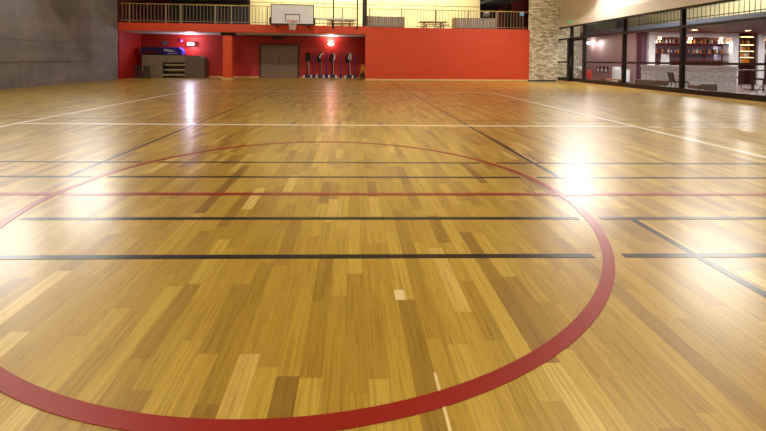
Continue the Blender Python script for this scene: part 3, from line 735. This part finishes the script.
def pl_wash(o, a, i):
    p = Vector((a[0], a[1], 6.1)); o.location = p; o.rotation_mode = 'QUATERNION'
    o.rotation_quaternion = (Vector((a[0]*1.05, 15.7, 1.9)) - p).to_track_quat('-Z', 'Y'); o['label'] = 'square unseen lamp added to brighten the red far wall'
first_or_copy(WASH, mk_wash, pl_wash)
# lamp strip added out of view to brighten the pale gallery wall
t = thing('added_gallery_lamp', 'long strip lamp added unseen above the gallery to brighten its pale wall', 'lamp', (1.2, 1.2, 5.2), frame=F)
G().box(-5.5, 5.5, -0.08, 0.08, 0, 0.10).build('housing', M['lamphouse'], t); G().box(-5.4, 5.4, -0.07, 0.07, -0.015, 0).build('diffuser', M['emit'], t)
G().box(-5.0, -4.96, -0.02, 0.02, 0.10, CEIL-5.22).build('rod', M['frame'], t); G().box(4.96, 5.0, -0.02, 0.02, 0.10, CEIL-5.22).build('rod', M['frame'], t)
area('added_gallery_wash', (1.2, 1.2, 5.17), 10.8, 380, (1.0, 0.93, 0.74), target=(1.2, 2.6, 3.2), size_y=0.14, frame=F)

# ------------------------------------------------------------------ lobby furniture
# stone bar
p0, p1 = Vector((13.1, 10.1)), Vector((11.15, 11.85)); dv = (p1-p0).normalized(); nv = Vector((-dv.y, dv.x))
if nv.y < 0: nv = -nv
t = thing('bar_counter', 'white split-stone bar counter behind the glazed screen', 'bar counter', (p0.x, p0.y, 0), math.atan2(dv.y, dv.x))
L = (p1-p0).length
sgn = -1 if nv.dot(Vector((-dv.y, dv.x))) < 0 else 1
y0, y1 = sorted((0, sgn*0.6))
o = G().box(0, L, y0, y1, 0, 0.80).build('stone_front', M['whitestone'], t)
wall_uv(o, lambda c, n: ((c.x if abs(n.y) > .5 else c.y+3), c.z))
G().box(-0.03, L+0.03, y0-0.03, y1+0.03, 0.80, 0.85).build('worktop', M['white'], t)
t = thing('menu_card', 'white menu card standing on the stone bar', 'card', (11.85, 11.6, 0.852), 0.25)
G().prism([(-0.21, 0.0), (0.23, 0.0), (0.19, 0.40), (-0.17, 0.42)], -0.01, 0.01, 'y').build('card', M['paper'], t); G().box(-0.12, 0.12, -0.01, 0.10, 0, 0.015).build('foot', M['paper'], t)

# white framed alcoves on the wall behind the bar
def alcove(x0, x1, label):
    t = thing('framed_alcove', label, 'alcove', (x0, 14.95, 0), group='white framed alcoves behind the bar')
    w = x1-x0; f = 0.28
    g = G(); g.box(0, f, -0.5, 0, 0, 2.29); g.box(w-f, w, -0.5, 0, 0, 2.29); g.box(f, w-f, -0.5, 0, 2.10, 2.29)
    g.build('surround', M['white'], t)
    G().box(f, w-f, -0.04, 0, 0, 2.10).build('back_panel', M['maroon'], t)
    for z in (1.02, 1.36, 1.80): G().box(f, w-f, -0.34, -0.04, z, z+0.03).build('shelf', M['maroon'], t)
    n = 4; ww = (w-2*f)/n
    for i in range(n): G().box(f+i*ww+0.08, f+(i+1)*ww-0.08, -0.05, -0.04, 1.08, 1.72).build('mirror', M['mirror'], t)
    for i, x in enumerate((f+0.35, w/2, w-f-0.35)):
        G().lathe((x, -0.30, 1.98), [(0.05, 0), (0.07, 0.04), (0.04, 0.10)], 10).build('spot_lamp', M['emitw'], t)
        area('alcove_light', (x0+x, 14.62, 1.94), 0.12, 14, (1, 0.86, 0.72))
    return t
alcove(13.42, 17.49, 'wide white framed alcove with mirrors behind the stone bar')
alcove(18.40, 22.4, 'white framed alcove right of the lit bottle rack')
# bottle rack
t = thing('bottle_rack', 'dark rack of warmly lit bottle shelves between the white framed alcoves', 'rack', (17.55, 14.95, 0))
g = G(); g.box(0, 0.06, -0.45, 0, 0, 2.2); g.box(0.74, 0.80, -0.45, 0, 0, 2.2); g.box(0.06, 0.74, -0.04, 0, 0, 2.2); g.box(0.06, 0.74, -0.45, -0.04, 2.14, 2.2)
g.build('carcass', M['darkchair'], t)
for z in (0.95, 1.22, 1.50, 1.78): G().box(0.06, 0.74, -0.42, -0.04, z, z+0.025).build('shelf', M['tan'], t)
for z in (1.20, 1.48, 1.76, 2.12): G().box(0.08, 0.72, -0.40, -0.385, z+0.008, z+0.019).build('light_strip', M['emitw'], t)
def bottle(mt):
    o = G().lathe((0, 0, 0), [(0.034, 0), (0.036, 0.02), (0.036, 0.12), (0.015, 0.16), (0.013, 0.20)], 10).build('bottle', mt, smooth=True)
    return o
protos = {}
def put_bottle(mn, loc, label, group):
    if mn not in protos: protos[mn] = o = bottle(M[mn])
    else: o = protos[mn].copy(); C.objects.link(o)
    o.location = loc; tag(o, label, 'bottle', group)
for zi, z in enumerate((0.975, 1.245, 1.525, 1.805)):
    nm = ('lowest', 'second lowest', 'second highest', 'top')[zi]
    for i in range(7):
        put_bottle(random.choice(('amber', 'darkb', 'amber', 'clearb')), (17.68+i*0.09, 14.95-0.22, z), 'bottle on the %s shelf of the lit bottle rack' % nm, 'bottles on the %s rack shelf' % nm)
for i in range(22):
    put_bottle(random.choice(('amber', 'clearb', 'darkb')), (13.95+i*0.145, 14.95-0.22, 1.39), 'bottle on the middle shelf of the wide alcove behind the bar', 'bottles in the wide alcove, middle shelf')
for i in range(20):
    put_bottle(random.choice(('amber', 'clearb', 'darkb')), (13.95+i*0.16, 14.95-0.22, 1.83), 'bottle on the top shelf of the wide alcove behind the bar', 'bottles in the wide alcove, top shelf')
for i in range(12):
    put_bottle(random.choice(('amber', 'clearb', 'darkb')), (18.85+i*0.15, 14.95-0.22, 1.39), 'bottle in the alcove right of the lit bottle rack', 'bottles in the right alcove')

def chair(label, loc, rz, mt, seat_h=0.42, back_h=0.62, w=0.40, group=None, leg='frame'):
    t = thing('lobby_chair', label, 'chair', loc, rz, group=group)
    G().box(-w/2, w/2, -0.2, 0.2, seat_h-0.06, seat_h).build('seat', mt, t, bevel=0.02)
    G().prism([(0.18, seat_h-0.06), (0.23, seat_h-0.06), (0.30, back_h), (0.26, back_h)], -w/2, w/2, 'x').build('backrest', mt, t)
    for sx in (-1, 1):
        for sy in (-1, 1):
            G().cyl((sx*(w/2-0.03), sy*0.17, seat_h-0.06), (sx*(w/2-0.01), sy*0.19, 0), 0.014, n=8).build('leg', M[leg], t)
    return t
chair('dark leather chair standing before the stone bar', (11.42, 10.40, 0), 1.2, M['darkchair'], 0.34, 0.62)
def armchair(label, loc, rz, mt, w, h):
    t = thing('armchair', label, 'armchair', loc, rz)
    G().box(-w/2, w/2, -0.25, 0.12, 0.06, h*0.6).build('seat', mt, t, bevel=0.03); G().box(-w/2, w/2, 0.12, 0.27, 0.06, h).build('backrest', mt, t, bevel=0.03)
    for sx in (-1, 1):
        G().box(sx*w/2-0.05, sx*w/2+0.05, -0.25, 0.13, 0.06, h*0.85).build('armrest', mt, t, bevel=0.02)
        for sy in (-0.2, 0.2): G().cyl((sx*(w/2-0.06), sy, 0), (sx*(w/2-0.06), sy, 0.07), 0.02, n=8).build('leg', M['frame'], t)
    return t
armchair('low taupe armchair close behind the glass, right of the thick mullion', (11.10, 9.15, 0), PI, M['taupe'], 0.42, 0.32)
t = thing('taupe_bench', 'low taupe upholstered bench behind the glass, left of the stone bar front', 'bench', (10.72, 10.75, 0))
G().prism([(-0.46, 0.16), (0.42, 0.16), (0.50, 0.33), (-0.46, 0.36)], -0.2, 0.2, 'y').build('seat', M['taupe'], t, bevel=0.02)
for sx in (-0.38, 0.34):
    for sy in (-0.15, 0.15): G().cyl((sx, sy, 0), (sx, sy, 0.18), 0.02, n=8).build('leg', M['frame'], t)
armchair('white armchair beside the brown bench in the far lobby', (12.52, 14.95, 0), 0.5, M['paper'], 0.46, 0.74)
t = thing('wooden_bench', 'brown wooden bench along the far lobby wall', 'bench', (11.75, 14.35, 0), 0.1)
G().box(-0.45, 0.45, -0.15, 0.15, 0.16, 0.21).build('seat', M['benchwood'], t)
for sx in (-0.38, 0.38): G().box(sx-0.03, sx+0.03, -0.13, 0.13, 0, 0.16).build('leg', M['benchwood'], t)
# extinguisher
t = thing('fire_extinguisher', 'large red fire extinguisher standing in the far lobby', 'extinguisher', (12.22, 16.9, 0))
G().lathe((0, 0, 0), [(0.13, 0), (0.145, 0.02), (0.145, 0.44), (0.10, 0.53), (0.04, 0.57)], 18).build('cylinder', M['extred'], t, smooth=True)
g = G().cyl((0, 0, 0.57), (0, 0, 0.63), 0.03, n=8); g.box(-0.02, 0.10, -0.015, 0.015, 0.62, 0.65); g.build('valve', M['black'], t)
G().tube([(0.03, -0.05, 0.58), (0.16, -0.08, 0.45), (0.17, -0.08, 0.2)], 0.012, 6).build('hose', M['black'], t)
# poster on lobby wall
t = thing('wall_poster', 'dark poster with three pale figures on the lobby wall', 'poster', (13.1, 17.2, 0.42))
G().box(-0.02, 0, -0.48, 0.48, 0, 0.30).build('sheet', M['poster'], t)
g = G()
for y in (-0.32, 0.0, 0.32):
    g.box(-0.024, -0.02, y-0.10, y+0.10, 0.04, 0.17); g.cyl((-0.024, y, 0.22), (-0.02, y, 0.22), 0.045, n=10)
g.build('figures', M['paper'], t)
# round wall lamp
t = thing('lobby_lamp', 'glowing oval lamp on the pinkish lobby wall', 'lamp', (13.07, 18.05, 1.88))
G().ball((-0.10, 0, 0.08), 0.16, 14, 8, 0.5).build('diffuser', M['sconce'], t, smooth=True); G().box(-0.06, 0, -0.06, 0.06, 0.03, 0.12).build('wall_bracket', M['lamphouse'], t)
area('lobby_lamp_light', (12.8, 17.4, 2.0), 0.25, 8, (1, 0.9, 0.9), target=(13.1, 17.3, 1.4))
# stroller by the door
t = thing('pushchair', 'pale folded pushchair with crossed silver tubes inside the glass door', 'pushchair', (11.15, 15.55, 0), 0.3)
g = G(); g.tube([(-0.22, 0, 0.62), (0.0, 0, 0.40), (0.28, 0, 0.08)], 0.016); g.tube([(-0.22, 0.25, 0.62), (0.0, 0.25, 0.40), (0.28, 0.25, 0.08)], 0.016)
g.tube([(0.26, 0, 0.55), (-0.20, 0, 0.10)], 0.016); g.tube([(0.26, 0.25, 0.55), (-0.20, 0.25, 0.10)], 0.016); g.tube([(-0.22, 0, 0.62), (-0.22, 0.25, 0.62)], 0.016)
g.build('frame', M['chrome'], t)
G().prism([(-0.24, 0.55), (0.02, 0.50), (0.10, 0.60), (-0.02, 0.74), (-0.20, 0.76), (-0.28, 0.66)], 0.0, 0.25, 'y').build('hood', M['boxgrey'], t, bevel=0.03)
for x in (-0.20, 0.28):
    for y in (-0.02, 0.27): G().cyl((x, y-0.012, 0.085), (x, y+0.012, 0.085), 0.085, n=16).build('wheel', M['black'], t)
# dark dining tables and chairs at the right
def dtable(label, loc, w):
    t = thing('dining_table', label, 'table', loc)
    G().box(-w/2, w/2, -0.35, 0.35, 0.68, 0.72).build('tabletop', M['darkchair'], t); G().cyl((0, 0, 0.02), (0, 0, 0.68), 0.04).build('pedestal', M['frame'], t); G().cyl((0, 0, 0), (0, 0, 0.02), 0.24, n=18).build('base', M['frame'], t)
dtable('dark dining table just right of the stone bar', (14.9, 11.3, 0), 1.5)
dtable('dark dining table further right, cut by the frame edge', (16.9, 11.8, 0), 1.5)
for i, (x, y, rz, lab) in enumerate(((14.5, 10.55, PI, 'dark chair at the near side of the dining table beside the bar, left seat'), (15.3, 10.6, PI, 'dark chair at the near side of the dining table beside the bar, right seat'), (15.0, 12.2, 0, 'dark chair behind the dining table beside the bar'), (16.5, 11.0, PI, 'dark chair at the far right dining table'))):
    chair(lab, (x, y, 0), rz, M['darkchair'], 0.44, 0.85)
# cantilever chair, only its chrome curve and seat in view
t = thing('cantilever_chair', 'chrome cantilever chair just behind the glass at the right edge', 'chair', (12.15, 8.05, 0), -0.3)
for sy in (-0.22, 0.22):
    G().tube([(0.40, sy, 0.016), (-0.18, sy, 0.016), (-0.27, sy, 0.05), (-0.28, sy, 0.12), (-0.22, sy, 0.24), (-0.10, sy, 0.34), (0.05, sy, 0.40), (0.35, sy, 0.40), (0.45, sy, 0.80)], 0.014, 8).build('chrome_tube', M['chrome'], t)
G().box(-0.08, 0.36, -0.22, 0.22, 0.41, 0.45).build('seat', M['darkchair'], t, bevel=0.01); G().box(0.36, 0.40, -0.22, 0.22, 0.52, 0.80).build('backrest', M['darkchair'], t)
# lobby downlights, added to brighten the bar and alcoves
def mk_dl():
    t = thing('downlight', 'round lamp added in the lobby ceiling to brighten the bar', 'lamp', (0, 0, 0), group='added downlights in the lobby ceiling')
    G().lathe((0, 0, -0.03), [(0.11, 0), (0.12, 0.03)], 16).build('bezel', M['lamphouse'], t); G().cyl((0, 0, -0.035), (0, 0, -0.03), 0.08, n=14).build('diffuser', M['emitw'], t); return t
DL = [(14.0, 12.8), (16.2, 12.8), (18.6, 12.8), (14.5, 8.5), (17.5, 8.5), (14.5, 3.5), (17.5, 3.5)]
first_or_copy(DL, mk_dl, lambda o, a, i: setattr(o, 'location', (a[0], a[1], 2.30)))
for x, y in DL: area('added_downlight_beam', (x, y, 2.25), 0.2, 60, (1.0, 0.9, 0.9))
t = thing('added_atrium_lamp', 'wide lamp added under the lobby atrium ceiling to brighten the upper panes', 'lamp', (11.5, 12.0, 4.59))  # unseen lamp added to brighten what the upper panes show
G().box(-0.3, 0.3, -3, 3, -0.1, 0).build('housing', M['lamphouse'], t); G().box(-0.26, 0.26, -2.9, 2.9, -0.11, -0.1).build('diffuser', M['emit'], t)
area('added_atrium_light', (11.5, 12.0, 4.47), 5.8, 520, (1, 0.95, 0.92), size_y=0.5)
